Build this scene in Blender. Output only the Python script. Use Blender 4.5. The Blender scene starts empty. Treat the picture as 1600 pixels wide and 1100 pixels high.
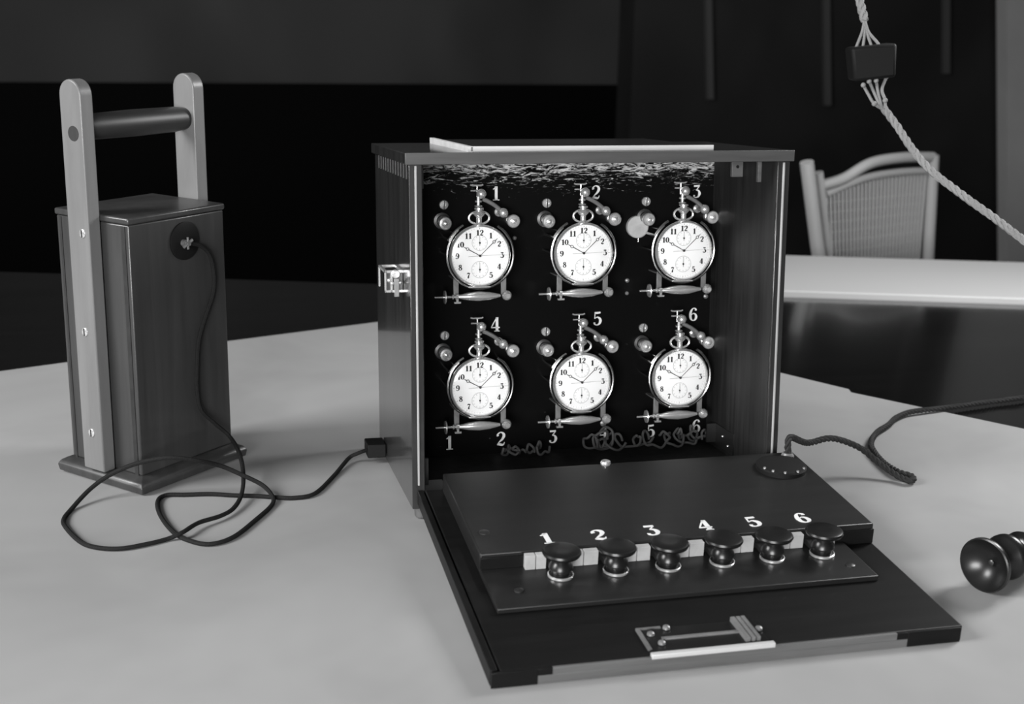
import bpy, math, random
from mathutils import Vector, Matrix
random.seed(7)
S = bpy.context.scene
COL = S.collection
# ------------------------------------------------------------------ camera
F, CAM, YAW, PIT, ROL = 2068.4, Vector((-0.1611, -1.00564, 0.40773)), -0.23642, 0.25189, 0.01757
c_, s_ = math.cos(YAW), math.sin(YAW)
fwd = Vector((-s_, c_, 0)); rgt = Vector((c_, s_, 0)); up = Vector((0, 0, 1))
f2 = fwd*math.cos(PIT) - up*math.sin(PIT); u2 = fwd*math.sin(PIT) + up*math.cos(PIT)
r3 = rgt*math.cos(ROL) + u2*math.sin(ROL); u3 = -rgt*math.sin(ROL) + u2*math.cos(ROL)
cd = bpy.data.cameras.new('camera'); cam = bpy.data.objects.new('camera', cd); COL.objects.link(cam)
cam.matrix_world = Matrix(((r3.x, u3.x, -f2.x, CAM.x), (r3.y, u3.y, -f2.y, CAM.y), (r3.z, u3.z, -f2.z, CAM.z), (0, 0, 0, 1)))
cd.sensor_width = 36; cd.lens = F/1600*36; cd.clip_start = .02; cd.clip_end = 60
cd.dof.use_dof = True; cd.dof.focus_distance = 1.12; cd.dof.aperture_fstop = 9.0
S.camera = cam
# ------------------------------------------------------------------ light and exposure
vs = S.view_settings; vs.view_transform = 'Standard'; vs.look = 'None'; vs.exposure = 0.0; vs.gamma = 1
vs.use_curve_mapping = False
w = bpy.data.worlds.new('world'); S.world = w; w.use_nodes = True
w.node_tree.nodes['Background'].inputs[0].default_value = (1, 1, 1, 1)
w.node_tree.nodes['Background'].inputs[1].default_value = 0.05
def area(name, loc, tgt, sx, sy, power):
    l = bpy.data.lights.new(name, 'AREA'); l.shape = 'RECTANGLE'; l.size = sx; l.size_y = sy; l.energy = power
    o = bpy.data.objects.new(name, l); COL.objects.link(o); o.location = loc
    o.rotation_euler = (Vector(tgt)-Vector(loc)).to_track_quat('-Z', 'Y').to_euler(); return o
area('daylight_left', (-2.2, -.35, 1.35), (-.1, 0.15, 0.1), .9, 1.0, 84)
area('daylight_front', (-.85, -2.15, .42), (0.15, 0.1, 0.15), 1.1, .7, 76)
area('daylight_right', (1.35, .30, .85), (0.4, 0.0, 0.0), 0.4, 0.5, 20)

# ------------------------------------------------------------------ helpers
def at(u, v, z=0.0):
    D = f2 + r3*((u-800)/F) - u3*((v-550)/F)
    return CAM + D*((z-CAM.z)/D.z)
def atd(u, v, d):
    return CAM + (f2 + r3*((u-800)/F) - u3*((v-550)/F))*d

def mat(name, col, rough=.5, metal=0, spec=.5, coat=0, bump=0, bscale=30, var=0, vscale=(8, 8, 8), detail=6, grain=None):
    m = bpy.data.materials.new(name); m.use_nodes = True; nt = m.node_tree; N = nt.nodes; L = nt.links
    b = N['Principled BSDF']
    b.inputs['Base Color'].default_value = (col, col, col, 1); b.inputs['Roughness'].default_value = rough
    b.inputs['Metallic'].default_value = metal; b.inputs['Specular IOR Level'].default_value = spec
    b.inputs['Coat Weight'].default_value = coat; b.inputs['Coat Roughness'].default_value = .08
    tc = N.new('ShaderNodeTexCoord')
    if var:
        mp = N.new('ShaderNodeMapping'); mp.inputs['Scale'].default_value = vscale
        n = N.new('ShaderNodeTexNoise'); n.inputs['Scale'].default_value = 1; n.inputs['Detail'].default_value = detail
        n.inputs['Roughness'].default_value = .65; n.inputs['Distortion'].default_value = .4
        r = N.new('ShaderNodeValToRGB'); a = col*(1-var); z = col*(1+var)
        r.color_ramp.elements[0].position = .3; r.color_ramp.elements[1].position = .7
        r.color_ramp.elements[0].color = (a, a, a, 1); r.color_ramp.elements[1].color = (z, z, z, 1)
        L.new(tc.outputs['Object'], mp.inputs[0]); L.new(mp.outputs[0], n.inputs['Vector'])
        L.new(n.outputs['Fac'], r.inputs[0]); L.new(r.outputs[0], b.inputs['Base Color'])
    if bump:
        n = N.new('ShaderNodeTexNoise'); n.inputs['Scale'].default_value = bscale; n.inputs['Detail'].default_value = 8
        bp = N.new('ShaderNodeBump'); bp.inputs['Strength'].default_value = bump; bp.inputs['Distance'].default_value = .002
        L.new(tc.outputs['Object'], n.inputs['Vector']); L.new(n.outputs['Fac'], bp.inputs['Height'])
        L.new(bp.outputs[0], b.inputs['Normal'])
    return m
M = {}
M['wood_box'] = mat('dark_varnished_wood', .02, .3, coat=.6, var=.45, vscale=(90, 90, 5))
M['wood_inner'] = mat('inner_wood', .016, .6, spec=.2, var=.6, vscale=(120, 120, 5))
M['wood_edge'] = mat('lid_edge_wood', .055, .45, var=.3, vscale=(6, 90, 90))
M['wood_flap'] = mat('flap_wood', .006, .45, spec=.12, coat=.05, var=.3, vscale=(5, 70, 70))
M['wood_block'] = mat('block_wood', .011, .42, spec=.3, coat=.05, var=.2, vscale=(5, 70, 70))
M['wood_pale'] = mat('pale_edge_wood', .085, .5, var=.25, vscale=(8, 80, 80))
M['wood_bright'] = mat('bare_light_wood', .5, .5, var=.15, vscale=(6, 60, 60))
M['wood_batt'] = mat('battery_case_wood', .030, .42, coat=.15, var=.25, vscale=(70, 70, 4))
M['wood_slab'] = mat('handle_wood', .125, .45, coat=.1, var=.15, vscale=(50, 50, 5))
M['wood_bar'] = mat('dark_round_bar', .018, .45, var=.3, vscale=(6, 60, 60))
M['bead'] = mat('worn_bead', .3, .4, var=.3, vscale=(40, 40, 8))
M['ebonite'] = mat('black_ebonite', .008, .3, spec=.4)
M['ebonite_matte'] = mat('matte_ebonite', .006, .6, spec=.15)
M['metal'] = mat('nickel', .8, .24, metal=.75)
M['hoop'] = mat('nickel_wire', .6, .22, metal=1)
M['metal_dull'] = mat('dull_brass', .22, .4, metal=.5, var=.3, vscale=(60, 60, 60))
M['metal_dark'] = mat('dark_steel', .08, .35, metal=.8)
M['white_metal'] = mat('pale_plate', .5, .4, metal=.2)
M['ivory'] = mat('ivory_plate', .36, .4, var=.12, vscale=(60, 60, 60))
M['paint'] = mat('white_paint', .72, .5)
M['enamel'] = mat('white_enamel', .88, .3)
M['ink'] = mat('black_ink', .01, .5)
M['faint'] = mat('faint_ink', .12, .5)
M['cord'] = mat('dark_braided_cord', .012, .8, spec=.15, bump=.6, bscale=900)
M['twist'] = mat('twisted_flex', .022, .75, spec=.2, bump=.5, bscale=900)
M['pale_cord'] = mat('pale_flex', .2, .8, bump=.5, bscale=700)
M['paper'] = mat('table_paper', .29, .75, spec=.3, var=.1, vscale=(5, 5, 5), detail=3, bump=.15, bscale=25)
M['board'] = mat('white_board', .42, .6, spec=.3)
M['table'] = mat('dark_polished_table', .004, .16, coat=.3, var=.4, vscale=(3, 30, 30), bump=.02, bscale=12)
M['tleg'] = mat('dark_table_leg', .02, .4)
M['cane'] = mat('woven_cane', .42, .7)
M['cframe'] = mat('chair_beech', .34, .5)
M['floor'] = mat('dark_floor', .02, .6, var=.3, vscale=(2, 12, 2))
M['wall'] = mat('drab_wall', .035, .8, spec=.1, var=.3, vscale=(1.5, 1.5, 1.2), detail=2)
M['wainscot'] = mat('black_wainscot', .002, .8, spec=.03)
M['panelling'] = mat('dark_panelling', .018, .7, spec=.1, var=.3, vscale=(2, 2, 1.5), detail=2)
M['strip'] = mat('grey_beading', .05, .5)
M['post'] = mat('grey_painted_post', .3, .6, var=.12, vscale=(3, 3, 1.5))
M['ceil'] = mat('dim_ceiling', .2, .8)
M['wire'] = mat('cloth_wire', .07, .7)
M['disc'] = mat('frosted_disc', .42, .4, var=.15, vscale=(80, 80, 80))

def plate_material():
    # polished ebonite plate, with pale noise streaks in its colour along the upper strip
    m = mat('streaked_ebonite_plate', .003, .35, spec=.04); N = m.node_tree.nodes; L = m.node_tree.links; b = N['Principled BSDF']
    tc = N.new('ShaderNodeTexCoord'); sp = N.new('ShaderNodeSeparateXYZ'); L.new(tc.outputs['Object'], sp.inputs[0])
    mp = N.new('ShaderNodeMapping'); mp.inputs['Scale'].default_value = (75, 75, 330); L.new(tc.outputs['Object'], mp.inputs[0])
    n = N.new('ShaderNodeTexNoise'); n.inputs['Scale'].default_value = 1; n.inputs['Detail'].default_value = 9
    n.inputs['Roughness'].default_value = .72; n.inputs['Distortion'].default_value = 1.6
    L.new(mp.outputs[0], n.inputs['Vector'])
    mr = N.new('ShaderNodeMapRange'); mr.inputs[1].default_value = .235; mr.inputs[2].default_value = .275
    mr.inputs[3].default_value = -.2; mr.inputs[4].default_value = .08; L.new(sp.outputs[2], mr.inputs[0])
    ad = N.new('ShaderNodeMath'); ad.operation = 'ADD'; L.new(n.outputs['Fac'], ad.inputs[0]); L.new(mr.outputs[0], ad.inputs[1])
    r = N.new('ShaderNodeValToRGB'); e = r.color_ramp.elements
    e[0].position = .5; e[0].color = (.004, .004, .004, 1); e[1].position = .6; e[1].color = (.6, .6, .6, 1)
    L.new(ad.outputs[0], r.inputs[0]); L.new(r.outputs[0], b.inputs['Base Color'])
    return m
M['plate'] = plate_material()
def glass_material():
    m = bpy.data.materials.new('watch_crystal'); m.use_nodes = True; N = m.node_tree.nodes; L = m.node_tree.links
    N.remove(N['Principled BSDF']); t = N.new('ShaderNodeBsdfTransparent'); g = N.new('ShaderNodeBsdfGlossy')
    g.inputs['Roughness'].default_value = .03; f = N.new('ShaderNodeFresnel'); f.inputs[0].default_value = 1.45
    x = N.new('ShaderNodeMixShader'); L.new(f.outputs[0], x.inputs[0]); L.new(t.outputs[0], x.inputs[1]); L.new(g.outputs[0], x.inputs[2])
    L.new(x.outputs[0], N['Material Output'].inputs[0]); return m
M['glass'] = glass_material()

def catmull(P, n=8):
    P = [Vector(p) for p in P]; out = []
    for i in range(len(P)-1):
        a = P[max(i-1, 0)]; b = P[i]; c = P[i+1]; d = P[min(i+2, len(P)-1)]
        for k in range(n):
            t = k/n
            out.append(.5*((2*b)+(c-a)*t+(2*a-5*b+4*c-d)*t*t+(-a+3*b-3*c+d)*t**3))
    out.append(P[-1]); return out

class MB:
    def __init__(s): s.v = []; s.f = []
    def add(s, vs_, fs):
        k = len(s.v); s.v += [tuple(v) for v in vs_]; s.f += [tuple(i+k for i in f) for f in fs]; return s
    def box(s, x0, x1, y0, y1, z0, z1):
        return s.add([(x0,y0,z0),(x1,y0,z0),(x1,y1,z0),(x0,y1,z0),(x0,y0,z1),(x1,y0,z1),(x1,y1,z1),(x0,y1,z1)],
                     [(0,3,2,1),(4,5,6,7),(0,1,5,4),(1,2,6,5),(2,3,7,6),(3,0,4,7)])
    def hexa(s, bot, top):      # four bottom and four top corners
        return s.add(list(bot)+list(top), [(0,3,2,1),(4,5,6,7),(0,1,5,4),(1,2,6,5),(2,3,7,6),(3,0,4,7)])
    def lathe(s, base, axis, prof, n=24):   # prof: (distance along axis, radius)
        base = Vector(base); a = Vector(axis).normalized(); t = a.orthogonal().normalized(); b = a.cross(t)
        V = []; Fc = []; m = len(prof)
        for d, r in prof:
            r = max(r, 1e-5)
            for i in range(n):
                q = 2*math.pi*i/n; V.append(base+a*d+(t*math.cos(q)+b*math.sin(q))*r)
        for j in range(m-1):
            for i in range(n):
                k = (i+1) % n; Fc.append((j*n+i, j*n+k, (j+1)*n+k, (j+1)*n+i))
        Fc.append(tuple(range(n))[::-1]); Fc.append(tuple((m-1)*n+i for i in range(n)))
        return s.add(V, Fc)
    def cyl(s, a, b, r, n=20, bev=0):
        a = Vector(a); b = Vector(b); L = (b-a).length
        pr = [(0, r), (L, r)] if not bev else [(0, r-bev), (bev, r), (L-bev, r), (L, r-bev)]
        return s.lathe(a, b-a, pr, n)
    def ball(s, c, r, n=16):
        return s.lathe(Vector(c)-Vector((0, 0, r)), (0, 0, 1), [(r-r*math.cos(math.pi*i/10), r*math.sin(math.pi*i/10)) for i in range(11)], n)
    def tube(s, path, r, n=8, closed=False):
        P = [Vector(p) for p in path]; m = len(P); V = []; Fc = []; prev = None
        for i, p in enumerate(P):
            d = (P[(i+1) % m]-P[i-1]) if closed else (P[min(i+1, m-1)]-P[max(i-1, 0)])
            d.normalize()
            if prev is None: prev = d.orthogonal().normalized()
            prev = (prev-d*prev.dot(d)).normalized(); b = d.cross(prev)
            rr = r[i] if isinstance(r, (list, tuple)) else r
            for k in range(n):
                q = 2*math.pi*k/n; V.append(p+(prev*math.cos(q)+b*math.sin(q))*rr)
        R = m if closed else m-1
        for i in range(R):
            j = (i+1) % m
            for k in range(n):
                l = (k+1) % n; Fc.append((i*n+k, i*n+l, j*n+l, j*n+k))
        if not closed: Fc.append(tuple(range(n))[::-1]); Fc.append(tuple((m-1)*n+i for i in range(n)))
        return s.add(V, Fc)
    def prism(s, poly, o, ex, ey, n, h):    # polygon in the plane (ex, ey) at o, thickness h along n
        o = Vector(o); ex = Vector(ex); ey = Vector(ey); n = Vector(n); k = len(poly)
        A = [o+ex*x+ey*y for x, y in poly]; B = [p+n*h for p in A]
        return s.add(A+B, [tuple(range(k))[::-1], tuple(range(k, 2*k))]+[(i, (i+1) % k, (i+1) % k+k, i+k) for i in range(k)])
    def build(s, name, m, parent=None, bevel=0, loc=None, sharp=35):
        me = bpy.data.meshes.new(name); me.from_pydata(s.v, [], s.f); me.update()
        import bmesh
        bm = bmesh.new(); bm.from_mesh(me); bmesh.ops.recalc_face_normals(bm, faces=bm.faces); bm.to_mesh(me); bm.free()
        me.materials.append(M[m]); me.polygons.foreach_set('use_smooth', [True]*len(me.polygons))
        me.set_sharp_from_angle(angle=math.radians(sharp))
        o = bpy.data.objects.new(name, me); COL.objects.link(o)
        if parent: o.parent = parent
        if loc: o.location = loc
        if bevel:
            b = o.modifiers.new('bevel', 'BEVEL'); b.width = bevel; b.segments = 2; b.limit_method = 'ANGLE'
        return o
def tag(o, label=None, cat=None, group=None, kind=None):
    for k, v in (('label', label), ('category', cat), ('group', group), ('kind', kind)):
        if v: o[k] = v
    return o
def empty(name, loc=(0, 0, 0), rot=(0, 0, 0)):
    o = bpy.data.objects.new(name, None); COL.objects.link(o); o.location = loc; o.rotation_euler = rot
    o.empty_display_size = .02; return o
def copy_tree(o, parent=None):
    c = o.copy(); COL.objects.link(c); c.parent = parent
    for ch in [x for x in bpy.data.objects if x.parent == o]: copy_tree(ch, c)
    return c

# numerals drawn as swelling pen strokes (x, y, width), height 1
G = {
 '0': [[(.3,.97,.06),(.12,.8,.15),(.06,.5,.2),(.12,.2,.15),(.3,.03,.06),(.48,.2,.15),(.54,.5,.2),(.48,.8,.15),(.3,.97,.06)]],
 '1': [[(.3,.0,.2),(.3,.5,.2),(.3,1.0,.2)], [(.34,.97,.08),(.2,.86,.1),(.06,.8,.04)], [(.06,.03,.06),(.3,.03,.06),(.54,.03,.06)]],
 '2': [[(.12,.7,.17),(.1,.82,.12),(.28,.96,.07),(.48,.88,.15),(.53,.7,.19),(.42,.48,.14),(.2,.27,.07),(.07,.1,.06)], [(.05,.1,.08),(.2,.12,.16),(.4,.07,.15),(.52,.12,.08),(.57,.26,.03)]],
 '3': [[(.07,.92,.14),(.3,.92,.13),(.54,.93,.13)], [(.52,.92,.06),(.4,.76,.06),(.27,.6,.06)], [(.25,.6,.05),(.44,.56,.12),(.54,.35,.2),(.46,.12,.14),(.27,.03,.07),(.1,.1,.1),(.1,.22,.15)]],
 '4': [[(.42,.98,.07),(.2,.62,.07),(.03,.3,.06)], [(.0,.28,.08),(.3,.28,.08),(.62,.28,.08)], [(.43,.0,.19),(.43,.5,.19),(.43,1.0,.17)], [(.24,.03,.06),(.43,.03,.06),(.61,.03,.06)]],
 '5': [[(.1,.92,.14),(.3,.92,.14),(.54,.95,.12)], [(.13,.95,.06),(.12,.7,.06),(.1,.5,.05)], [(.1,.5,.04),(.3,.61,.08),(.49,.5,.16),(.54,.32,.2),(.46,.12,.14),(.27,.03,.07),(.1,.1,.1),(.1,.22,.15)]],
 '6': [[(.5,.8,.16),(.48,.92,.1),(.3,.97,.07),(.13,.78,.15),(.07,.45,.2),(.12,.17,.15),(.3,.03,.07),(.48,.13,.14),(.54,.32,.18),(.46,.52,.12),(.3,.58,.06),(.16,.46,.04)]],
 '7': [[(.05,.72,.03),(.08,.88,.1),(.25,.93,.15),(.42,.88,.14),(.55,.97,.05)], [(.55,.93,.05),(.38,.62,.1),(.27,.3,.18),(.25,.02,.2)]],
 '8': [[(.3,.97,.07),(.14,.86,.13),(.12,.7,.14),(.3,.54,.12),(.48,.4,.15),(.52,.22,.16),(.42,.06,.1),(.3,.03,.07),(.14,.08,.1),(.07,.24,.14),(.16,.44,.1),(.3,.54,.1),(.45,.7,.13),(.46,.86,.12),(.3,.97,.07)]],
}
G['9'] = [[(.6-x, 1-y, w_) for x, y, w_ in st] for st in G['6']]
def glyph(mb, txt, o, ex, ey, n, size, h=.0003, bold=1.0, adv=.68):
    # centred text; ex, ey unit vectors of writing, n outward
    o = Vector(o); ex = Vector(ex); ey = Vector(ey); n = Vector(n)
    W_ = adv*(len(txt)-1)+.6
    for i, ch in enumerate(txt):
        ox = -W_/2+i*adv
        for st in G[ch]:
            P = catmull([(x, y, w_) for x, y, w_ in st], 5)
            Lp = []; Rp = []
            for k, p in enumerate(P):
                a = P[max(k-1, 0)]; b = P[min(k+1, len(P)-1)]; d = Vector((b.x-a.x, b.y-a.y)); d.normalize()
                nx, ny = -d.y, d.x; hw = p.z*.5*bold
                Lp.append((p.x+nx*hw, p.y+ny*hw)); Rp.append((p.x-nx*hw, p.y-ny*hw))
            V = [o+ex*((x+ox)*size)+ey*((y-.5)*size) for x, y in Lp+Rp]; m = len(P)
            V2 = [v+n*h for v in V]
            Fc = []
            for k in range(m-1):
                Fc.append((k+2*m, k+1+2*m, k+1+3*m, k+3*m)); Fc.append((k, k+m, k+1+m, k+1))
                Fc.append((k, k+1, k+1+2*m, k+2*m)); Fc.append((k+m, k+3*m, k+1+3*m, k+1+m))
            Fc.append((0, 2*m, 3*m, m)); Fc.append((m-1, 2*m-1, 4*m-1, 3*m-1))
            mb.add(V+V2, Fc)
    return mb

# ------------------------------------------------------------------ room
FL = -.76
tag(MB().box(-3.2, 4.2, -2.6, 3.6, FL-.05, FL).build('floor', 'floor'), kind='structure')
tag(MB().box(-3.2, 4.2, 3.5, 3.6, .165, 1.9).build('wall_back', 'wall'), kind='structure')
tag(MB().box(-3.2, 4.2, 3.46, 3.6, FL, .165).build('trim_1', 'wainscot'), kind='structure')
tag(MB().box(-3.3, -3.2, -2.6, 3.6, FL, 1.9).build('wall_left', 'wall'), kind='structure')
tag(MB().box(4.2, 4.3, -2.6, 3.6, FL, 1.9).build('wall_right', 'wall'), kind='structure')
tag(MB().box(-3.3, 4.3, -2.6, 3.6, 1.9, 1.95).build('ceiling', 'ceil'), kind='structure')
# tall dark panelling on the right of the back wall, with pale upright beads
def wx(u, v, y):
    D = f2 + r3*((u-800)/F) - u3*((v-550)/F); return CAM + D*((y-CAM.y)/D.y)
px0 = wx(990, 60, 3.3).x
pn = tag(MB().box(px0, 4.2, 3.3, 3.46, FL, 1.9).build('trim_2', 'panelling'), kind='structure')
def upright(ua, va, ub, vb, y0_, y1_, wid, name, m, ztop=1.9, zbot=None):
    a = wx(ua, va, y0_); b = wx(ub, vb, y0_); k = (b.x-a.x)/(b.z-a.z)
    zb_ = b.z if zbot is None else zbot
    xt, xb_ = a.x+k*(ztop-a.z), a.x+k*(zb_-a.z)
    o = MB().hexa([(xb_, y0_, zb_), (xb_+wid, y0_, zb_), (xb_+wid, y1_, zb_), (xb_, y1_, zb_)], [(xt, y0_, ztop), (xt+wid, y0_, ztop), (xt+wid, y1_, ztop), (xt, y1_, ztop)]).build(name, m)
    return tag(o, kind='structure')
for ua, va, ub, vb in ((1103, 0, 1106, 155), (1288, 0, 1290, 165), (1476, 0, 1476, 115)):
    upright(ua, va, ub, vb, 3.28, 3.3, .022, 'trim_3', 'strip')
upright(1573, 0, 1575, 600, 3.0, 3.06, .4, 'trim_4', 'post', zbot=FL)

# ------------------------------------------------------------------ tables
A = at(1230, 462); B = at(1600, 474)
e1 = (B-A); e1.z = 0; e1.normalize(); e2 = Vector((-e1.y, e1.x, 0))      # e2 points away from the camera
tb = empty('dark_table', (0, 0, FL))
tag(tb, 'large dark polished table, its glossy top showing beyond the pale paper', 'table')
def quad(O, a0, a1, b0, b1, z0, z1):
    c = [O+e1*a0+e2*b0, O+e1*a1+e2*b0, O+e1*a1+e2*b1, O+e1*a0+e2*b1]
    return [Vector((p.x, p.y, z0)) for p in c], [Vector((p.x, p.y, z1)) for p in c]
A0 = Vector((A.x, A.y, 0))
MB().hexa(*quad(A0, -1.95, .75, -1.38, -.002, -FL-.035, -FL-.0016)).build('table_top', 'table', tb, bevel=.003)
for a in (-1.85, .65):
    for b in (-1.28, -.1):
        MB().hexa(*quad(A0, a-.03, a+.03, b-.03, b+.03, 0, -FL-.035)).build('leg', 'tleg', tb)
wt = empty('white_table', (0, 0, FL)); tag(wt, 'long white topped table standing between the dark table and the cane chair', 'table')
O2 = A0 + e2*.004
MB().hexa(*quad(O2, -.42, 1.0, 0, .31, -FL-.014, -FL+.007)).build('table_top', 'board', wt, bevel=.002)
for a in (-.38, .95):
    for b in (.05, .27):
        MB().hexa(*quad(O2, a-.02, a+.02, b-.02, b+.02, 0, -FL-.014)).build('leg', 'tleg', wt)
# pale paper covering the table: irregular quad inside the table top
def ln(p, q, t): return p+(q-p)*t
l0 = at(0, 580); l1 = at(590, 503); r0 = at(1222, 583); r1 = at(1600, 670)
C0 = Vector((.244, .791, 0))
pts = [ln(C0, l0, 2.05), l0, ln(l0, l1, .35)+Vector((0, .003, 0)), l1, C0, r0, at(1326, 608), at(1330, 613), r1, ln(C0, r1, 1.72)]
def inward(p, q, s):  # pull corner onto the table front
    return p
fa = A0+e2*-1.37
nA, nB = fa+e1*-1.6, fa+e1*.7
pts[0] = A0+e1*-1.72+e2*-.72
pts[-1] = A0+e1*.42+e2*-1.05
pts += [A0+e1*.40+e2*-1.36, A0+e1*-1.72+e2*-1.36]
mb = MB(); k = len(pts)
mb.add([(p.x, p.y, -.0016) for p in pts]+[(p.x, p.y, 0) for p in pts], [tuple(range(k))[::-1], tuple(range(k, 2*k))]+[(i, (i+1) % k, (i+1) % k+k, i+k) for i in range(k)])
tag(mb.build('table_paper', 'paper'), 'broad sheet of pale paper covering the dark table under the instruments', 'paper')

# ------------------------------------------------------------------ chair
def chair():
    top = .1
    PL = atd(1247, 330, 2.40); PR = atd(1452, 330, 2.62)
    ax = Vector((PR.x-PL.x, PR.y-PL.y, 0)); wd = ax.length; ax.normalize(); ay = Vector((-ax.y, ax.x, 0))
    if ay.y > 0: back = ay      # far side
    else: back = -ay
    ztopL = atd(1250, 250, 2.40).z - FL
    ch = empty('cane_chair', (PL.x, PL.y, FL), (0, 0, math.atan2(ax.y, ax.x)))
    tag(ch, 'light wooden chair with a woven cane back standing behind the white topped table', 'chair')
    H = ztopL; D = .4       # seat lies towards local +y (away from the camera)
    # two back uprights at the left, one at the right, leaning towards the camera at the top
    def upr(x, h, r, k=0.0):
        return MB().tube(catmull([(x+k, .05, 0), (x+k, .02, .42), (x+k*.9, .005, .62), (x+k*.45, -.005, .76), (x, -.012, h)], 8), r, 12)
    upr(.0, H, .0125, .115).build('back_post', 'cframe', ch)
    upr(wd-.022, H-.005, .0125, .045).build('back_post', 'cframe', ch)
    upr(.034, H-.02, .008, .10).build('back_spindle', 'cframe', ch)
    # top rail, scooped at the left
    MB().tube(catmull([(.045, -.010, H-.045), (.10, -.014, H-.035), (.17, -.016, H-.010), (.26, -.016, H-.004), (wd-.022, -.012, H-.008)], 8), .010, 12).build('top_rail', 'cframe', ch)
    MB().tube(catmull([(.06, -.008, H-.062), (.16, -.012, H-.038), (.26, -.012, H-.032), (wd-.03, -.012, H-.034)], 8), .007, 10).build('inner_rail', 'cframe', ch)
    MB().tube([(.08, .01, .56), (wd-.012, .01, .56)], .011, 10).build('lower_rail', 'cframe', ch)
    mb = MB(); n = 27
    for i in range(n+1):
        t = i/n; x = .05+(wd-.085)*t; xb = .13+(wd-.125)*t
        zt = H-.05+.012*min(1, t*2)
        mb.tube([(xb, .012, .565), ((x+xb)/2, .004, .70), (x, -.008, zt)], .0030, 6)
    for j in range(15):
        z = .57+j*(H-.06-.57)/15; q = (z-.565)/(H-.565)
        mb.tube([(.13-.08*q, .013-.02*q, z), (wd-.0-.035*q, .013-.02*q, z)], .0009, 5)
    cn = mb.build('cane_panel', 'cane', ch)
    MB().box(-.01, wd+.01, .03, .03+D, .42, .455).build('seat', 'cframe', ch, bevel=.008)
    for x in (.01, wd-.01):
        MB().tube([(x, D, 0), (x, D, .42)], [.013, .017], 10).build('front_leg', 'cframe', ch)
    MB().tube([(.01, .05, .2), (.01, D, .2)], .009, 8).build('stretcher', 'cframe', ch)
    MB().tube([(wd-.01, .05, .2), (wd-.01, D, .2)], .009, 8).build('stretcher', 'cframe', ch)
chair()

# ------------------------------------------------------------------ timer box
W, D, H = .32, .1987, .2795
TX, Z0, PD = -.0592, .0121, .139
bx = empty('timer_box', (0, 0, Z0), (TX, 0, 0))
tag(bx, 'dark wooden cabinet with its front let down, holding six pocket watches in two rows', 'timing box')
def loc2w(x, y, z):
    c, s = math.cos(TX), math.sin(TX); return Vector((x, y*c-z*s, y*s+z*c+Z0))
def side(x0, x1, name):
    return MB().box(x0, x1, 0, D, 0, H).build(name, 'wood_box', bx, bevel=.0006)
MB().box(.0105, .0109, .002, PD, .004, H).build('side_lining', 'wood_inner', bx); MB().box(W-.0109, W-.0105, .002, PD, .004, H).build('side_lining', 'wood_inner', bx)
side(0, .0105, 'side_board'); side(W-.0105, W, 'side_board')
for x0, x1 in ((.0045, .0062), (W-.0062, W-.0045)):
    MB().box(x0, x1, -.0012, .001, .02, H-.001).build('bead_strip', 'bead', bx, bevel=.0004)
MB().box(.0105, W-.0105, D-.008, D, .012, H).build('back_board', 'wood_inner', bx)
MB().box(.0105, W-.0105, .004, D-.008, .0, .004).build('bottom_board', 'wood_inner', bx)
MB().box(-.003, W+.003, .0, D+.003, H, H+.0088).build('lid', 'wood_box', bx, bevel=.0006)
MB().box(-.003, W+.003, -.0022, -.0, H-.0002, H+.009).build('lid_front_edge', 'wood_edge', bx, bevel=.0005)
# finger joints on the left side near the lid
mb = MB()
for i in range(12): mb.box(-.0006, .001, .012+i*.0145, .012+i*.0145+.0072, H-.012, H-.0005)
mb.build('finger_joint', 'wood_block', bx)
# raised panel on the lid with pale edges
zt = H+.0088
MB().box(.054, .256, .017, .19, zt, zt+.0035).build('lid_panel', 'wood_box', bx)
MB().box(.052, .258, .0145, .017, zt, zt+.0042).build('panel_edge', 'wood_bright', bx, bevel=.0004)
mb = MB().hexa([(.050, .0145, zt), (.054, .0145, zt), (.054, .192, zt), (.050, .192, zt)], [(.050, .0145, zt+.0042), (.054, .0145, zt+.0042), (.054, .192, zt+.0052), (.050, .192, zt+.0052)])
mb.build('panel_edge', 'wood_bright', bx)
# feet under the front
for x in (.009, W-.009):
    f = MB().lathe((x, .012, -.0105), (0, 0, 1), [(0, .0045), (.0015, .0055), (.0105, .0058)], 16)
    f.build('foot', 'wood_pale', bx)
# side latch: open metal loop standing off the left side
def bar(mb, a, b, r=.0009): return mb.tube([a, b], r, 6)
mb = MB(); y0, y1, x0, za, zb = .034, .072, -.0155, .1745, .1915
for z in (zb,):
    mb.box(x0, 0, y0, y0+.0022, z-.001, z+.001); mb.box(x0, 0, y1-.0022, y1, z-.001, z+.001)
    mb.box(x0, x0+.0022, y0, y1, z-.001, z+.001); mb.box(-.002, 0, y0, y1, z-.001, z+.001)
mb.box(x0, 0, y0, y0+.0016, za, za+.0018); mb.box(x0, x0+.0014, y0, y0+.0016, za, zb); mb.box(-.0105, -.009, y0, y0+.0016, za, zb)
mb.box(x0, x0+.0014, y1-.002, y1, za, zb)
lt = mb.build('side_latch', 'metal', bx)
MB().box(-.0145, -.0005, y0+.0016, y0+.003, za, zb-.001).build('latch_plate', 'metal_dark', lt)
mb = MB()
for x, z in ((-.0118, .1845), (-.0095, .182), (-.003, .1825)): mb.ball((x, y0-.0008, z), .0017, 10)
mb.build('rivet', 'metal', lt)
MB().box(-.008, -.004, y0-.003, y0, .171, .186).build('latch_tongue', 'metal_dull', lt, bevel=.0004)
MB().cyl((-.0062, y0-.002, .1895), (-.0062, y0+.004, .1895), .0035, 14, .0008).build('latch_knob', 'metal', lt)
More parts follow.
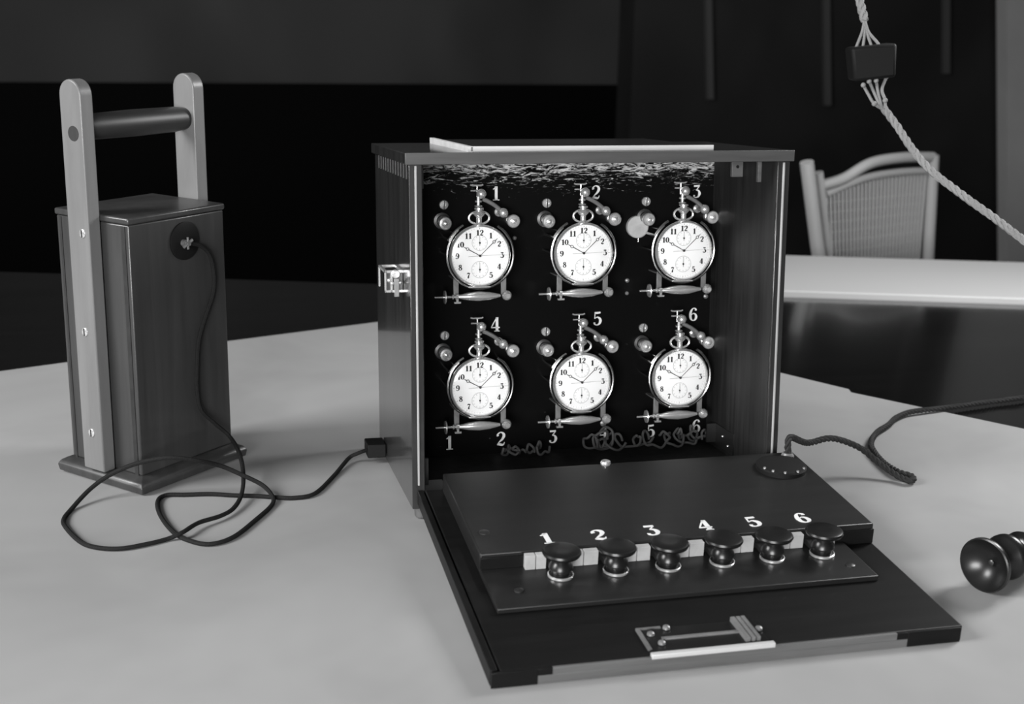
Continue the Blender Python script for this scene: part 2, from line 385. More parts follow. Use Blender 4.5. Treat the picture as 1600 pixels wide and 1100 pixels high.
# pale corner blocks inside
MB().box(.2990, .3095, .072, .076, .2620, H).build('corner_block', 'wood_pale', bx, bevel=.0004)
MB().box(.3060, .3095, .032, .036, .2600, H).build('corner_block', 'wood_pale', bx, bevel=.0004)
MB().box(.0105, .0200, .05, .0535, .257, H).build('corner_block', 'wood_pale', bx, bevel=.0004)
MB().box(.0105, .0220, .05, .0535, .004, .028).build('corner_block', 'wood_pale', bx, bevel=.0004)
MB().cyl((.3040, .0722, .271), (.3040, .0714, .271), .0014, 12).build('screw_hole', 'ebonite', bx)
mb = MB().box(.299, .309, PD-.004-.024, PD-.004-.0225, .010, .028).box(.3078, .3095, PD-.07, PD-.0265, .008, .028)
br = mb.build('angle_bracket', 'metal_dark', bx)
mb = MB()
for y, z in ((.093, .020), (.08, .014)): mb.ball((.3076, y, z), .0012, 8)
mb.build('rivet', 'metal', br)
# instrument plate
pl = MB().box(.0105, W-.0105, PD, PD+.006, .004, H).build('instrument_plate', 'plate', bx)
for t, x, z, s in (('1', .1008, .2455, .0125), ('2', .1941, .2453, .0127), ('3', .2922, .2447, .0120), ('4', .1000, .126, .0132), ('5', .1975, .1279, .0128), ('6', .2925, .1285, .0125),
                   ('1', .0570, .0165, .0130), ('2', .1053, .0175, .0136), ('3', .1557, .0168, .0125), ('4', .2055, .0182, .0122), ('5', .2527, .0168, .0122), ('6', .2990, .0190, .0128)):
    z2 = z+.0
    glyph(MB(), t, (x, PD-.0002, z2), (1, 0, 0), (0, 0, 1), (0, -1, 0), s, .0004).build('painted_numeral', 'paint', pl)
MB().cyl((.2339, PD, .2131), (.2339, PD-.006, .2131), .0103, 40, .0008).build('round_disc', 'disc', pl)
MB().cyl((.2358, PD-.001, .199), (.2358, PD-.001, .2035), .0004, 6).build('disc_pin', 'metal', pl)
tag(MB().hexa([(.0112, .034, .0041), (.036, .034, .0041), (.036, .064, .0041), (.0112, .064, .0041)], [(.0112, .034, .0045), (.036, .034, .0045), (.036, .064, .0045), (.0112, .064, .0045)]).build('paper_slip', 'paper', bx))
for x, z, r in ((.226, .163, .002), (.226, .151, .0018), (.3165-.012, .1455, .0022), (.3035, .056, .0019), (.118, .205, .0018), (.022, .041, .0025), (.205, .027, .003)):
    mb = MB().lathe((x, PD, z), (0, -1, 0), [(0, r), (.0012, r), (.002, r*.5), (.0021, 0)], 14)
    mb.build('round_screw', 'metal_dull', pl)

# lower plate edge under the bottom of the openings is hidden by the let down front
def holder():
    yp = 0          # local origin on the plate at the watch centre; y negative towards the camera
    hoop = MB()
    arc = [(.0012+.0300*math.cos(math.radians(q)), -.0285, .0300*math.sin(math.radians(q))) for q in range(52, -233, -6)]
    hoop.tube(arc, .0011, 8)
    for a in (45, 0, -60, -120, 180, 140):
        q = math.radians(a); hoop.tube([(.0012+.0300*math.cos(q), 0, .0300*math.sin(q)), (.0012+.0300*math.cos(q), -.0285, .0300*math.sin(q))], .0008, 6)
    # side jaws gripping the rim above
    for s, a0, a1 in ((1, 28, 62), (-1, 28, 66)):
        ar = [(.0006*s+s*.0300*math.cos(math.radians(q)), -.0290, .0300*math.sin(math.radians(q))) for q in range(a0, a1, 5)]
        hoop.tube(ar, .0012, 8)
        hoop.tube([(ar[0][0], 0, ar[0][2]), ar[0]], .0012, 6)
    h = hoop.build('watch_holder', 'hoop', bx)
    # lower straps
    for x in (-.0198, .0235):
        MB().box(x-.0024, x+.0024, -.024, -.022, -.0365, -.020).box(x-.0024, x+.0024, -.024, 0, -.022, -.0208).build('strap', 'metal_dull', h, bevel=.0003)
    # spindle with tapering ends
    MB().lathe((-.0195, -.028, -.0366), (1, 0, 0), [(0, .0013), (.002, .0018), (.01, .0036), (.0195, .0044), (.029, .0036), (.037, .0018), (.039, .0013)], 20).build('spindle', 'metal', h)
    MB().lathe((-.0245, -.028, -.0366), (1, 0, 0), [(0, .001), (.0005, .0022), (.0015, .0022), (.0018, .0012), (.003, .0012), (.0033, .0026), (.006, .0026), (.0063, .0014)], 16).box(-.0225, -.0165, -.0295, -.0265, -.0425, -.041).box(-.0205, -.0185, -.0285, -.0275, -.042, -.036).build('fitting', 'metal', h)
    MB().lathe((-.0400, -.028, -.0366), (1, 0, 0), [(0, .0009), (.0085, .0009), (.0087, .0058), (.0098, .0062), (.0101, .0058), (.0103, .0012), (.016, .001)], 24).build('thumb_screw', 'metal', h)
    mb = MB().ball((.0255, -.028, -.0366), .0046, 20).cyl((.0255, -.028, -.0366), (.0255, -.0335, -.0366), .0026, 12, .0004)
    mb.build('ball_end', 'metal', h)
    # slotted ring screw
    MB().lathe((-.0262, 0, .0425), (0, -1, 0), [(0, .0042), (.0016, .0042), (.0022, .0036), (.0023, .002), (.001, .0018)], 24).build('ring_screw', 'metal', h)
    MB().box(-.0266, -.0258, -.0027, -.0018, .0386, .0464).build('screw_slot', 'ebonite', h)
    # left binding post: broad collar and domed nut
    MB().lathe((-.0285, 0, .0285), (0, -1, 0), [(0, .0074), (.003, .0078), (.0045, .0074), (.005, .0050), (.008, .0048)], 28).build('post_collar', 'metal_dark', h)
    MB().lathe((-.0272, -.006, .0270), (0, -1, 0), [(0, .0046), (.004, .0058), (.007, .0060), (.0082, .0052), (.0084, .0034), (.0078, .0024), (.0100, .0020), (.0108, .0)], 28).build('terminal_nut', 'metal', h)
    # right terminal
    MB().lathe((.0352, 0, .0278), (0, -1, 0), [(0, .0048), (.006, .005), (.0065, .0038), (.009, .0038), (.0095, .0058), (.0125, .006), (.0135, .0052), (.0136, .0036), (.0128, .0026), (.0150, .0022), (.0158, 0)], 28).build('terminal_nut', 'metal', h)
    # ball on its stalk and the lever to the plunger
    mb = MB().ball((.0240, -.020, .0362), .0044, 20).lathe((.0240, 0, .0352), (0, -1, 0), [(0, .004), (.002, .004), (.003, .0022), (.017, .0018)], 14)
    mb.build('lever_ball', 'metal', h)
    MB().tube(catmull([(.0225, -.020, .0375), (.016, -.020, .0430), (.009, -.020, .0470), (.005, -.020, .0485)], 5), [.0019]*16, 8).build('lever', 'metal_dull', h)
    # plunger above the crown: stem, collars, knob and cross bar
    P = MB().lathe((.0005, -.024, .0425), (0, 0, 1), [(0, .0034), (.0008, .0036), (.0014, .0016), (.0036, .0014), (.0038, .0030), (.0052, .0030), (.0054, .0016), (.0085, .0016)], 18)
    P.build('plunger', 'metal', h)
    MB().ball((.0032, -.024, .0535), .0044, 18).build('plunger_knob', 'metal', h)
    MB().tube([(-.0058, -.019, .0612), (-.004, -.019, .0605), (.004, -.019, .0605), (.0058, -.019, .0612)], .0008, 8).cyl((.0005, -.019, .0505), (.0005, -.019, .0605), .0007, 8).tube([(-.0055, -.0195, .0560), (.002, -.0195, .0560)], .0007, 6).build('cross_bar', 'metal', h)
    MB().cyl((.003, -.020, .0545), (.003, 0, .0545), .0012, 8).build('support_rod', 'ebonite', h)
    return h
CX = (.079, .174, .269); CZ = (.1936, .0751)
h0 = holder(); spots = [(CX[i], CZ[j]) for j in (0, 1) for i in (0, 1, 2)]
for i, (x, z) in enumerate(spots):
    o = h0 if i == 0 else copy_tree(h0, bx)
    o.location = (x, PD, z)

# pocket watches
R = .0252
def watch():
    t = empty('pocket_watch')
    # local: dial faces -y, origin at centre of the dial
    MB().lathe((0, .010, 0), (0, -1, 0), [(0, .012), (.0012, .018), (.0045, .0238), (.0080, .0266), (.0095, .0272), (.0096, .0258), (.0090, .0250)], 64).build('case', 'metal', t)
    MB().lathe((0, .0006, 0), (0, -1, 0), [(0, .0272), (.001, .0276), (.0022, .0272), (.0034, .0262), (.0034, .0256), (.0008, .0250), (.0001, .0250)], 64).build('bezel', 'metal', t)
    d = MB().lathe((0, .0010, 0), (0, -1, 0), [(0, .0252), (.0008, .0252), (.0009, .0250)], 64).build('dial', 'enamel', t)
    Y = .0001
    n = MB()
    for k in range(1, 13):
        if k == 6: continue
        a = math.radians(30*k); rr = R*.80 if k not in (12,) else R*.80
        glyph(n, str(k), (rr*math.sin(a), Y, rr*math.cos(a)), (1, 0, 0), (0, 0, 1), (0, -1, 0), .0049, .00006, 1.5, .66)
    n.build('numerals', 'ink', d)
    n = MB()
    for k in range(60):
        a = math.radians(6*k); r0_ = R*.925; r1_ = R*(.965 if k % 5 else .975)
        p, q = (r0_*math.sin(a), Y-.00003, r0_*math.cos(a)), (r1_*math.sin(a), Y-.00003, r1_*math.cos(a))
        n.tube([p, q], .00010 if k % 5 else .00022, 4)
    for cz, rs in ((R*.45, R*.27), (-R*.49, R*.29)):
        n.tube([(rs*math.cos(q), Y-.00003, cz+rs*math.sin(q)) for q in [math.radians(6*i) for i in range(60)]], .00014, 4, True)
        for k in range(12):
            a = math.radians(30*k); n.tube([(rs*.76*math.sin(a), Y, cz+rs*.76*math.cos(a)), (rs*.93*math.sin(a), Y, cz+rs*.93*math.cos(a))], .00016, 4)
    n.build('scale_marks', 'faint', d)
    n = MB()
    for cz, rs in ((R*.45, R*.27), (-R*.49, R*.29)):
        n.tube([(0, -.0004, cz-rs*.35), (0, -.0004, cz+rs*.85)], [.00022, .00012], 6)
        n.lathe((0, 0, cz), (0, -1, 0), [(0, .0008), (.0006, .0008), (.0007, .0005)], 12)
    n.build('small_hand', 'ink', d)
    def hand(name, ang, L, wb, ring=None, y=-.0012, m='ink', tail=0):
        a = math.radians(ang); ex = Vector((math.sin(a), 0, math.cos(a))); ey = Vector((-math.cos(a), 0, math.sin(a)))
        mb = MB()
        def seg(a0, a1, w0, w1): mb.prism([(a0, -w0), (a1, -w1), (a1, w1), (a0, w0)], (0, y, 0), ex, ey, (0, -1, 0), .00015)
        if ring:
            seg(-tail, L*ring-.0010, wb*.6, wb); seg(L*ring+.0010, L, wb*1.3, .00008)
            mb.tube([ex*(L*ring+.0012*math.cos(q))+ey*(.0012*math.sin(q))+Vector((0, y, 0)) for q in [math.radians(20*i) for i in range(18)]], .00026, 5, True)
        else: seg(-tail, L, wb, wb*.5)
        return mb.build(name, m, t)
    hand('hour_hand', -61, R*.70, .00036, .72, -.0010)
    hand('minute_hand', 46, R*.86, .00030, .80, -.0014)
    hand('chronograph_hand', 88, R*.88, .00012, None, -.0018, 'faint', R*.42)
    MB().lathe((0, 0, 0), (0, -1, 0), [(0, .0011), (.0019, .0011), (.0024, .0006), (.0024, 0)], 16).build('hub', 'metal_dark', t)
    MB().lathe((0, -.0022, 0), (0, -1, 0), [(0, .0257), (.0008, .0235), (.0013, .018), (.0015, .009), (.0015, 0)], 48).build('crystal', 'glass', t)
    # pendant, bow and crown
    MB().lathe((0, .003, .0262), (0, 0, 1), [(0, .0040), (.0016, .0030), (.004, .0024), (.007, .0026), (.0095, .0050), (.0110, .0056), (.0122, .0050), (.0126, .0030), (.0140, .0028), (.0142, .0042), (.0156, .0042), (.0160, .003)], 24).build('crown', 'metal', t)
    MB().tube([(.0092*math.sin(q), .003, .0330-.0056*math.cos(q)) for q in [math.radians(a) for a in range(20, 341, 10)]], .0010, 8).build('bow', 'metal', t)
    MB().box(-.010, .010, .0, .004, -.0286, -.0272).build('rest_lug', 'metal', t, bevel=.0003)
    return t
w0 = watch()
WL = ['pocket watch in the upper row under painted numeral 1, nearest the latch side',
      'pocket watch in the middle of the upper row under painted numeral 2',
      'pocket watch at the right of the upper row beside the pale round disc',
      'pocket watch at the left of the lower row under painted numeral 4',
      'pocket watch in the middle of the lower row under painted numeral 5',
      'pocket watch at the right of the lower row under painted numeral 6']
for i, (x, z) in enumerate(spots):
    o = w0 if i == 0 else copy_tree(w0)
    o.location = loc2w(x, PD-.032, z); o.rotation_euler = (TX, 0, 0)
    tag(o, WL[i], 'pocket watch', 'pocket watches in the timing box')

# coils of cloth covered wire on the bottom of the box
def coil(x0, x1, turns, r, rough_, zb, seed):
    rnd = random.Random(seed); P = []
    n = int(turns*9)
    for i in range(n+1):
        t = i/n; a = 2*math.pi*turns*t
        P.append((x0+(x1-x0)*t+r*math.cos(a)*1.1, PD-.014+.006*math.sin(a*.7+seed)+rnd.uniform(-.002, .002), zb+r+r*math.sin(a)+rnd.uniform(-1, 1)*rough_))
    P = [(min(max(x, .013), W-.013), min(y, PD-.003), max(z, .0055)) for x, y, z in P]
    return MB().tube(catmull(P, 4), .0012, 6)
for k, (x0, x1, tn, r, z) in enumerate(((.103, .122, 3, .0035, .0055), (.128, .145, 2, .0045, .0055), (.186, .215, 3, .0065, .0055), (.213, .246, 2, .006, .0055), (.240, .266, 1.5, .007, .006), (.262, .304, 3.5, .006, .006), (.196, .206, 1.6, .009, .006), (.272, .30, 2, .0045, .012))):
    coil(x0, x1, tn, r, .0025, z, k+3).build('wire_coil', 'wire', bx)

# ------------------------------------------------------------------ let down front (hinged part of the box)
FA = .0617
hd = Vector((0, -math.cos(FA), -math.sin(FA))); hn = Vector((0, -math.sin(FA), math.cos(FA)))
h0w = Vector((.004, 0, .0281))
# local frame of the flap: x = u, y = -v, z = normal; expressed under the box parent
FM = Matrix(((1, 0, 0, h0w.x), (0, -hd.y, hn.y, h0w.y), (0, -hd.z, hn.z, h0w.z), (0, 0, 0, 1)))
BM = Matrix.Translation((0, 0, Z0)) @ Matrix.Rotation(TX, 4, 'X')
FW, FLn, FT = .3266, .2816, .0116
fl = MB().box(.0062, FW, -FLn+.0022, 0, -FT, 0).box(.001, .0062, -FLn+.006, 0, -FT, -.0035).build('drop_front', 'wood_flap', bx, bevel=.0008)
fl.matrix_parent_inverse = Matrix(); fl.matrix_local = BM.inverted() @ FM
def fb(name, m, mb, bevel=0): return mb.build(name, m, fl, bevel)
fb('edge_strip', 'wood_flap', MB().box(0, .0048, -FLn+.004, 0, -FT, 0), .0006)
fb('end_cleat', 'wood_flap', MB().box(0, .0300, -FLn, -FLn+.0022, -FT, 0).box(.03, .0395, -FLn, -FLn+.0022, -.0048, 0), .0003)
fb('front_edge', 'wood_pale', MB().box(.03, .285, -FLn, -FLn+.0022, -FT, -.0048).box(.0395, .277, -FLn, -FLn+.0022, -.0048, 0), .0002)
fb('end_cleat', 'wood_flap', MB().box(.285, FW-.002, -FLn, -FLn+.0022, -FT, 0).box(.277, .285, -FLn, -FLn+.0022, -.0048, 0), .0003)
fb('hinge', 'metal_dull', MB().cyl((.03, .002, -.004), (.07, .002, -.004), .0025, 12).cyl((.25, .002, -.004), (.29, .002, -.004), .0025, 12))
# key block and its lower step
KH = .0161
blk = fb('key_block', 'wood_block', MB().box(.0197, .3262, -.1517, -.0053, 0, KH), .0012)
fb('key_step', 'wood_block', MB().box(.0197, .3010, -.2100, -.1517, 0, .0040), .0008)
fb('block_cheek', 'wood_flap', MB().box(.296, .3262, -.1530, -.1517, .0005, KH-.004), .0003)
fb('block_cheek', 'wood_flap', MB().box(.0197, .052, -.1530, -.1517, .0047, KH-.003), .0003)
KU = (.0742, .1150, .1545, .1960, .2352, .2750)
mb = None
edges = [.0515]+[u for u in KU]+[.2915]
for i in range(7):
    a, b = edges[i], edges[i+1]
    a += 0 if i == 0 else .0095; b -= .0095 if i < 6 else 0
    if i == 0: b = KU[0]-.0075
    m_ = (a+b)/2
    pm = MB().box(a, m_-.0003, -.1585, -.1530, .0041, KH-.0012).box(m_+.0003, b, -.1585, -.1530, .0041, KH-.0012)
    fb('ivory_tab', 'ivory', pm, .0002)
fb('slot', 'ebonite_matte', MB().box(.050, .293, -.1524, -.1517, .0047, KH-.0008))
for i, (u0_, v0_, v1_) in enumerate(((.0732, .129, .1449), (.1120, .1277, .1474), (.1532, .1278, .1458), (.1955, .1258, .1441), (.2348, .1266, .144), (.2753, .1264, .1438))):
    fb('painted_numeral', 'paint', glyph(MB(), '123456'[i], (u0_, -(v0_+v1_)/2+.0015, KH+.0001), (1, 0, 0), (0, 1, 0), (0, 0, 1), .0165, .0003, 1.15))
for u in KU:
    k = MB().lathe((u, -.1710, .0040), (0, 0, 1), [(0, .0085), (.0008, .0088), (.0022, .0086), (.0026, .0070), (.004, .0072), (.007, .0088), (.0095, .0082), (.012, .0062), (.0138, .0062), (.0156, .0095), (.0170, .0132), (.0186, .0140), (.0200, .0134), (.0206, .0118), (.0204, .004)], 36)
    fb('key_knob', 'ebonite', k)
    fb('knob_ring', 'metal', MB().lathe((u, -.1710, .0040), (0, 0, 1), [(0, .0088), (.0005, .0093), (.0018, .0093), (.0022, .0086)], 32))
    fb('key_lever', 'metal_dark', MB().box(u-.006, u+.006, -.1700, -.1517, .0052, .0090))
for u, v in ((.040, .187), (.288, .191)):
    fb('screw_head', 'metal_dark', MB().lathe((u, -v, .0040), (0, 0, 1), [(0, .0035), (.0006, .0035), (.0012, .002), (.0012, 0)], 16))
fb('corner_screw', 'metal_dark', MB().lathe((.030, -.118, KH), (0, 0, 1), [(0, .004), (.0006, .004), (.0012, .002), (.0012, 0)], 16))
fb('round_cap', 'ebonite_matte', MB().lathe((.300, -.040, KH), (0, 0, 1), [(0, .021), (.003, .021), (.0042, .020), (.0048, .016), (.0048, 0)], 40))
cs = MB()
for a in (200, 225, 255, 290, 320):
    q = math.radians(a); cs.lathe((.300+.019*math.cos(q), -.040+.019*math.sin(q), KH+.004), (0, 0, 1), [(0, .0014), (.0014, .0012), (.0016, 0)], 8)
fb('cap_screw', 'metal_dull', cs)
fb('cord_gland', 'metal_dull', MB().lathe((.3165, -.0165, KH), (0, 0, 1), [(0, .0055), (.002, .0055), (.004, .004), (.004, 0)], 16))
fb('plate_stud', 'metal', MB().lathe((.157, -.0075, KH), (0, 0, 1), [(0, .0042), (.0015, .0045), (.003, .0038), (.0028, .002)], 20))
# mortice lock let into the front
fb('lock_plate', 'ebonite', MB().box(.106, .188, -FLn+.0005, -.247, -.001, .0007))
fb('lock_strip', 'white_metal', MB().box(.1046, .1892, -FLn-.0005, -FLn+.0034, -.001, .0022), .0004)
fb('lock_bar', 'metal_dull', MB().box(.118, .172, -.2635, -.2605, .0007, .002), .0003)
fb('lock_frame', 'metal_dull', MB().box(.105, .1075, -.273, -.2465, 0, .0016).box(.1075, .122, -.2482, -.2465, 0, .0016))
fb('lock_bolt', 'metal_dull', MB().box(.1715, .1745, -.275, -.247, .0007, .004).box(.1755, .178, -.275, -.247, .0007, .004).box(.179, .1815, -.275, -.247, .0007, .004))
for u, v in ((.1125, .2555), (.116, .2675), (.1255, .2495), (.1785, .2515), (.186, .2615)):
    fb('lock_screw', 'metal_dull', MB().lathe((u, -v, .0012), (0, 0, 1), [(0, .0026), (.0014, .0024), (.0022, .0014), (.0024, 0)], 14))

# ------------------------------------------------------------------ battery case
BX, BY, TH = -.2168, .1168, .7606
bw, bl, bh, bo, bt, ct, hh, sw, st, so = .0896, .1075, .237, .0089, .0128, .006, .3474, .0258, .0127, .0321
bc = empty('battery_case', (BX, BY, .0011), (.0103, -.0103, TH))
tag(bc, 'tall wooden battery case with a two post carrying handle, left of the watch cabinet', 'battery case')
# base with a rounded moulding
mb = MB(); prof = [(0, bo), (.006, bo+.001), (.0095, bo-.001), (.0118, bo-.005), (bt, .0015)]
V = []
for z, o in prof:
    V += [(-o, -o, z), (bl+o, -o, z), (bl+o, bw+o, z), (-o, bw+o, z)]
Fc = [(0, 3, 2, 1), tuple(range(4*len(prof)-4, 4*len(prof)))]
for j in range(len(prof)-1):
    for i in range(4):
        k = (i+1) % 4; Fc.append((4*j+i, 4*j+k, 4*j+4+k, 4*j+4+i))
mb.add(V, Fc); mb.build('base_moulding', 'wood_batt', bc, bevel=.0008)
MB().box(0, bl, 0, bw, bt, bh-ct).build('case_body', 'wood_batt', bc, bevel=.0012)
MB().box(-.0012, bl+.0012, -.0012, bw+.0012, bh-ct+.0004, bh).build('case_lid', 'wood_batt', bc, bevel=.0015)
MB().box(-.0006, 0, .004, .0085, bt, bh-ct-.001).box(-.0006, 0, bw-.0065, bw-.004, bt, bh-ct-.001).build('groove_strip', 'wood_bar', bc)
def slab(x0, x1, name):
    poly = [(so, bt), (so+sw, bt), (so+sw, hh-sw/2)]
    for i in range(1, 12):
        a = math.pi*i/12; poly.append((so+sw/2+sw/2*math.cos(a), hh-sw/2+sw/2*math.sin(a)))
    poly.append((so, hh-sw/2))
    return MB().prism(poly, (x0, 0, 0), (0, 1, 0), (0, 0, 1), (1, 0, 0), x1-x0).build(name, 'wood_slab', bc, bevel=.0012)
s1 = slab(-st-.0012, -.0012, 'handle_upright'); s2 = slab(bl+.0012, bl+.0012+st, 'handle_upright')
for z in (.222, .137, .047):
    yy = so+sw*.30 if z > .2 else so+sw*.5
    sc = MB().lathe((-st-.0010, yy, z), (-1, 0, 0), [(0, .0036), (.0008, .0036), (.0012, .003), (.0012, 0)], 18).build('screw', 'metal', s1)
    MB().box(-st-.0026, -st-.0021, yy-.0005, yy+.0005, z-.0032, z+.0032).build('screw_slot', 'ink', s1)
zb = .3080; yb = so+sw/2
MB().lathe((-.0012, yb, zb), (1, 0, 0), [(0, .0095), (.010, .0108), (.05, .0115), (.098, .0110), (bl+.0024, .0095)], 32).build('handle_bar', 'wood_bar', bc)
MB().lathe((-st-.0010, yb-.002, zb-.004), (-1, 0, 0), [(0, .0062), (.0006, .0062), (.0006, 0)], 24).build('dowel_end', 'wood_batt', s1)
# terminal on the right hand face (local y = 0, facing -y)
tcv = MB().lathe((.060, 0, .210), (0, -1, 0), [(0, .0165), (.0016, .0165), (.0022, .0155), (.0022, 0)], 36).build('terminal_disc', 'ebonite_matte', bc)
MB().lathe((.057, -.002, .209), (0, -1, 0), [(0, .003), (.004, .003), (.0042, .0018), (.008, .0018)], 14).tube([(.052, -.008, .2065), (.062, -.008, .2115)], .0014, 8).tube([(.057, -.008, .2145), (.057, -.008, .2040)], .0010, 8).build('wing_nut', 'metal_dull', tcv)
bpy.context.view_layer.update()
def bat(a, b, z):
    m = Matrix.Translation((BX, BY, .0011)) @ Matrix.Rotation(TH, 4, 'Z') @ Matrix.Rotation(-.0103, 4, 'Y') @ Matrix.Rotation(.0103, 4, 'X')
    return m @ Vector((a, b, z))
def onface(u, v, off=.003):     # point on the right hand face of the battery case
    Dr = f2 + r3*((u-800)/F) - u3*((v-550)/F)
    n = Vector((math.sin(TH), -math.cos(TH), 0)); o = Vector((BX, BY, 0))+n*off
    return CAM + Dr*((o-CAM).dot(n)/Dr.dot(n))

# ------------------------------------------------------------------ cord from the battery case to the cabinet
zc = .0019
PTS = [(loc2w(-.0165, .160, .0085)), at(560, 708, .010), at(545, 716, .005)]
PTS += [at(u, v, zc) for u, v in ((522, 743), (492, 771), (460, 778), (430, 777), (400, 775), (365, 774), (330, 772), (290, 773), (258, 774), (246, 785), (252, 808), (273, 833), (300, 846), (330, 850), (365, 839), (400, 812), (424, 790))]
PTS += [at(426, 776, .004), at(410, 758, .008), at(378, 742, .016), at(345, 728, .024), at(310, 720, .033), at(270, 715, .038), at(240, 718, .036), at(205, 727, .030), at(170, 743, .020), at(140, 765, .010)]
PTS += [at(u, v, zc) for u, v in ((112, 795), (99, 813), (106, 828), (128, 848), (155, 856), (190, 857), (230, 850), (262, 842))]
PTS += [at(285, 832, .005), at(310, 817, .005), at(345, 806, .004), at(366, 793, .004), at(378, 770, .007), at(380, 738, .014), at(373, 706, .022), at(358, 681, .029), onface(335, 661, .008), onface(314, 640, .005), onface(308, 610, .004), onface(308, 570, .004), onface(311, 530, .004), onface(322, 492, .004), onface(333, 458, .004), onface(334, 425, .005), onface(327, 398, .006), onface(313, 384, .007), onface(298, 381, .007), onface(288, 381, .006)]
cordp = catmull(PTS, 7)
co = MB().tube(cordp, .0019, 8).build('connecting_cord', 'cord')
tag(co, 'dark round cord looping on the paper from the battery case to the watch cabinet', 'cord')
pg = MB()
a = [loc2w(x, y, z) for x, y, z in ((-.0175, .150, .003), (-.0006, .150, .003), (-.0006, .176, .003), (-.0175, .176, .003))]
b_ = [loc2w(x, y, z) for x, y, z in ((-.0175, .150, .0155), (-.0006, .150, .0155), (-.0006, .176, .0155), (-.0175, .176, .0155))]
pg.hexa(a, b_).build('plug', 'ebonite_matte', co, bevel=.0008)

# ------------------------------------------------------------------ twisted flexes
def twisted(P, r, pitch, rs, n=3):
    P = catmull(P, 14); out = MB()
    # resample with running length
    Ls = [0]
    for i in range(1, len(P)): Ls.append(Ls[-1]+(P[i]-P[i-1]).length)
    tot = Ls[-1]; N_ = int(tot/(pitch/9)); Q = []; j = 0
    for i in range(N_+1):
        s = tot*i/N_
        while j < len(Ls)-2 and Ls[j+1] < s: j += 1
        t = (s-Ls[j])/max(Ls[j+1]-Ls[j], 1e-9); Q.append(P[j].lerp(P[j+1], min(max(t, 0), 1)))
    fr = []; prev = None
    for i in range(len(Q)):
        d = (Q[min(i+1, len(Q)-1)]-Q[max(i-1, 0)]).normalized()
        if prev is None: prev = d.orthogonal().normalized()
        prev = (prev-d*prev.dot(d)).normalized(); fr.append((prev.copy(), d.cross(prev)))
    for k in range(n):
        ps = []
        for i, q in enumerate(Q):
            a = 2*math.pi*(k/n+i*(pitch/9)/pitch); ps.append(q+(fr[i][0]*math.cos(a)+fr[i][1]*math.sin(a))*r)
        out.tube(ps, rs, 6)
    return out
g0 = FM @ Vector((.3165, -.0165, KH+.004))
fx = [g0, g0+Vector((.003, .004, .012)), at(1262, 692, .040), at(1300, 685, .038), at(1342, 699, .026), at(1372, 722, .014), at(1400, 742, .006), at(1418, 750, .0045), at(1427, 750, .0045), at(1424, 744, .0045), at(1405, 738, .0055), at(1382, 724, .0045), at(1366, 706, .0045), at(1361, 692, .0045), at(1370, 676, .0045), at(1388, 664, .0045), at(1400, 653, .0045), at(1418, 645, .0045), at(1442, 641, .0045), at(1480, 637, .0035), at(1540, 629, .003), at(1610, 620, .003), at(1680, 608, .003)]
tag(twisted(fx, .0015, .016, .00165).build('twisted_flex', 'twist'), 'dark twisted cord leaving the key block and folding back across the dark table', 'cord')

# pendant connector at the upper right
dp = 1.32
def hp(u, v, d=dp): return atd(u, v, d)
con = empty('hanging_connector', hp(1362, 160)); tag(con, 'dark block connector hanging from pale cord in the upper right corner', 'connector')
def wl(mb, name, m, **k):
    o = mb.build(name, m, con, **k); o.matrix_parent_inverse = Matrix.Translation(-Vector(hp(1362, 160))); return o
cc = hp(1361, 97); q1 = Vector((r3.x, r3.y, 0)).normalized(); q2 = Vector((-q1.y, q1.x, 0))
def ob(c, hx, hy, hz, tilt=0):
    ex = q1*math.cos(tilt)+up*math.sin(tilt); ez = -q1*math.sin(tilt)+up*math.cos(tilt)
    bt_ = [c+ex*(sx*hx*.92)+q2*(sy*hy*.92)-ez*hz for sx, sy in ((-1, -1), (1, -1), (1, 1), (-1, 1))]
    tp = [c+ex*(sx*hx)+q2*(sy*hy)+ez*hz for sx, sy in ((-1, -1), (1, -1), (1, 1), (-1, 1))]
    return MB().hexa(bt_, tp)
wl(ob(cc, .0225, .015, .0165, .12), 'block', 'ebonite_matte', bevel=.003)
top0 = hp(1345, 0)
a0_ = Vector((top0.x-.02, top0.y, 1.9)); a1_ = hp(1341, -20)
stem = [a0_.lerp(a1_, k/24) for k in range(25)]+[hp(1344, 4), hp(1351, 32)]
wl(twisted(stem, .0022, .022, .0024), 'supply_cord', 'pale_cord')
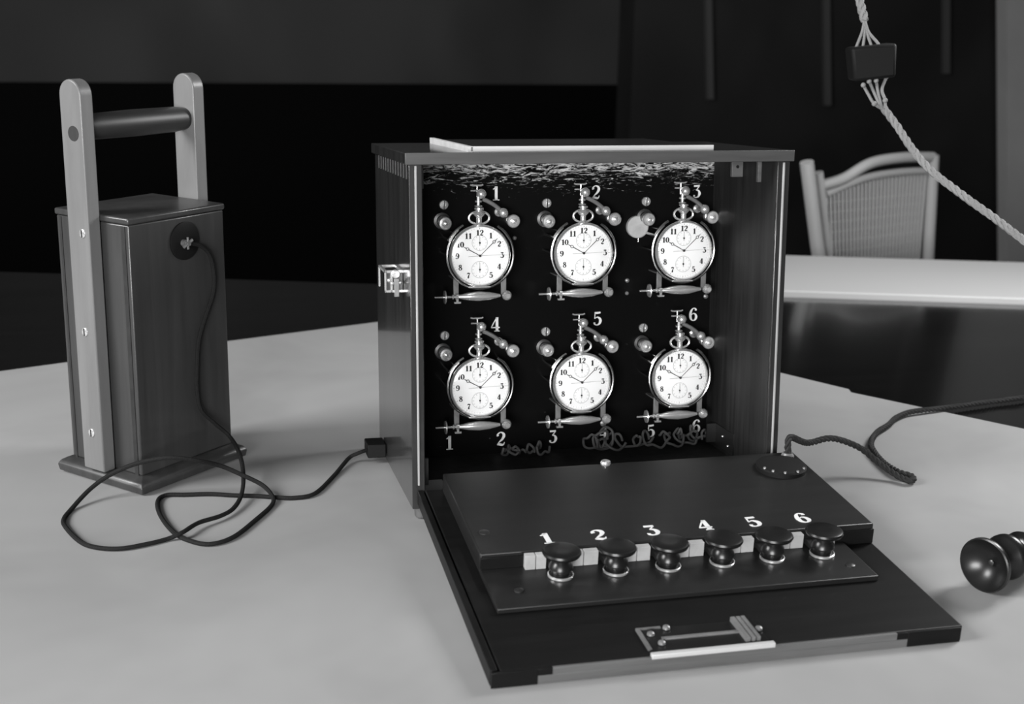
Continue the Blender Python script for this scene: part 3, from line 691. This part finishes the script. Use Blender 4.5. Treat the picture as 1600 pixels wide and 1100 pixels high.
for (a, b) in (((1347, 50), (1337, 76)), ((1351, 52), (1348, 76)), ((1355, 52), (1361, 70)), ((1357, 50), (1372, 68))):
    wl(MB().tube(catmull([hp(1351, 30), hp(*a), hp(*b), hp(b[0]+(1 if b[0] > 1350 else -1), b[1]+8)], 6), .0015, 8), 'wire_tail', 'pale_cord')
knots = ((1349, 133), (1358, 127), (1369, 126), (1386, 119), (1366, 162), (1383, 157))
for u, v in knots:
    wl(MB().ball(hp(u, v, dp-.005), .0026, 12), 'terminal_bead', 'pale_cord')
for a, b, c2 in (((1349, 133), (1356, 146), (1366, 162)), ((1358, 127), (1366, 145), (1376, 166)), ((1369, 126), (1372, 144), (1378, 168)), ((1386, 119), (1378, 140), (1383, 157))):
    wl(MB().tube(catmull([hp(*a), hp(*b), hp(*c2), hp(1382, 172)], 6), .0016, 8), 'wire_tail', 'pale_cord')
out_ = [hp(1380, 168), hp(1400, 195), hp(1425, 232, 1.31), hp(1452, 264, 1.30), hp(1500, 302, 1.28), hp(1550, 338, 1.26), hp(1600, 376, 1.24), hp(1680, 440, 1.2)]
wl(twisted(out_, .0018, .024, .0023), 'outgoing_cord', 'pale_cord')

# ------------------------------------------------------------------ turned black mouthpiece at the right
b0 = at(1531, 925, 0); rr = .0205
ax = (q1*.80+fwd*.60); ax.z = 0; ax.normalize()
c0 = Vector((b0.x, b0.y, rr+.0002))+ax*.001
tp = empty('turned_handpiece', (c0.x, c0.y, 0)); tag(tp, 'black turned handpiece lying on its side at the right edge of the table', 'handpiece')
loc = Vector((0, 0, c0.z))
MB().lathe(loc, ax, [(.012, 0), (.0112, .006), (.008, .0125), (.0022, .0180), (0, .0194), (.0006, .0205), (.003, .0205), (.006, .0185), (.012, .0115), (.017, .0100), (.021, .0115), (.024, .0155), (.0265, .0172), (.030, .0172), (.033, .0160), (.036, .0125), (.040, .0115), (.044, .0130), (.048, .0150), (.052, .0140), (.058, .0105), (.075, .0095), (.09, .0095), (.092, .006), (.092, 0)], 48).build('shell', 'ebonite', tp)
MB().lathe(loc+ax*.0095, -ax, [(0, .0022), (.0006, .0022), (.0012, .001), (.0012, 0)], 12).build('centre_screw', 'metal_dark', tp)
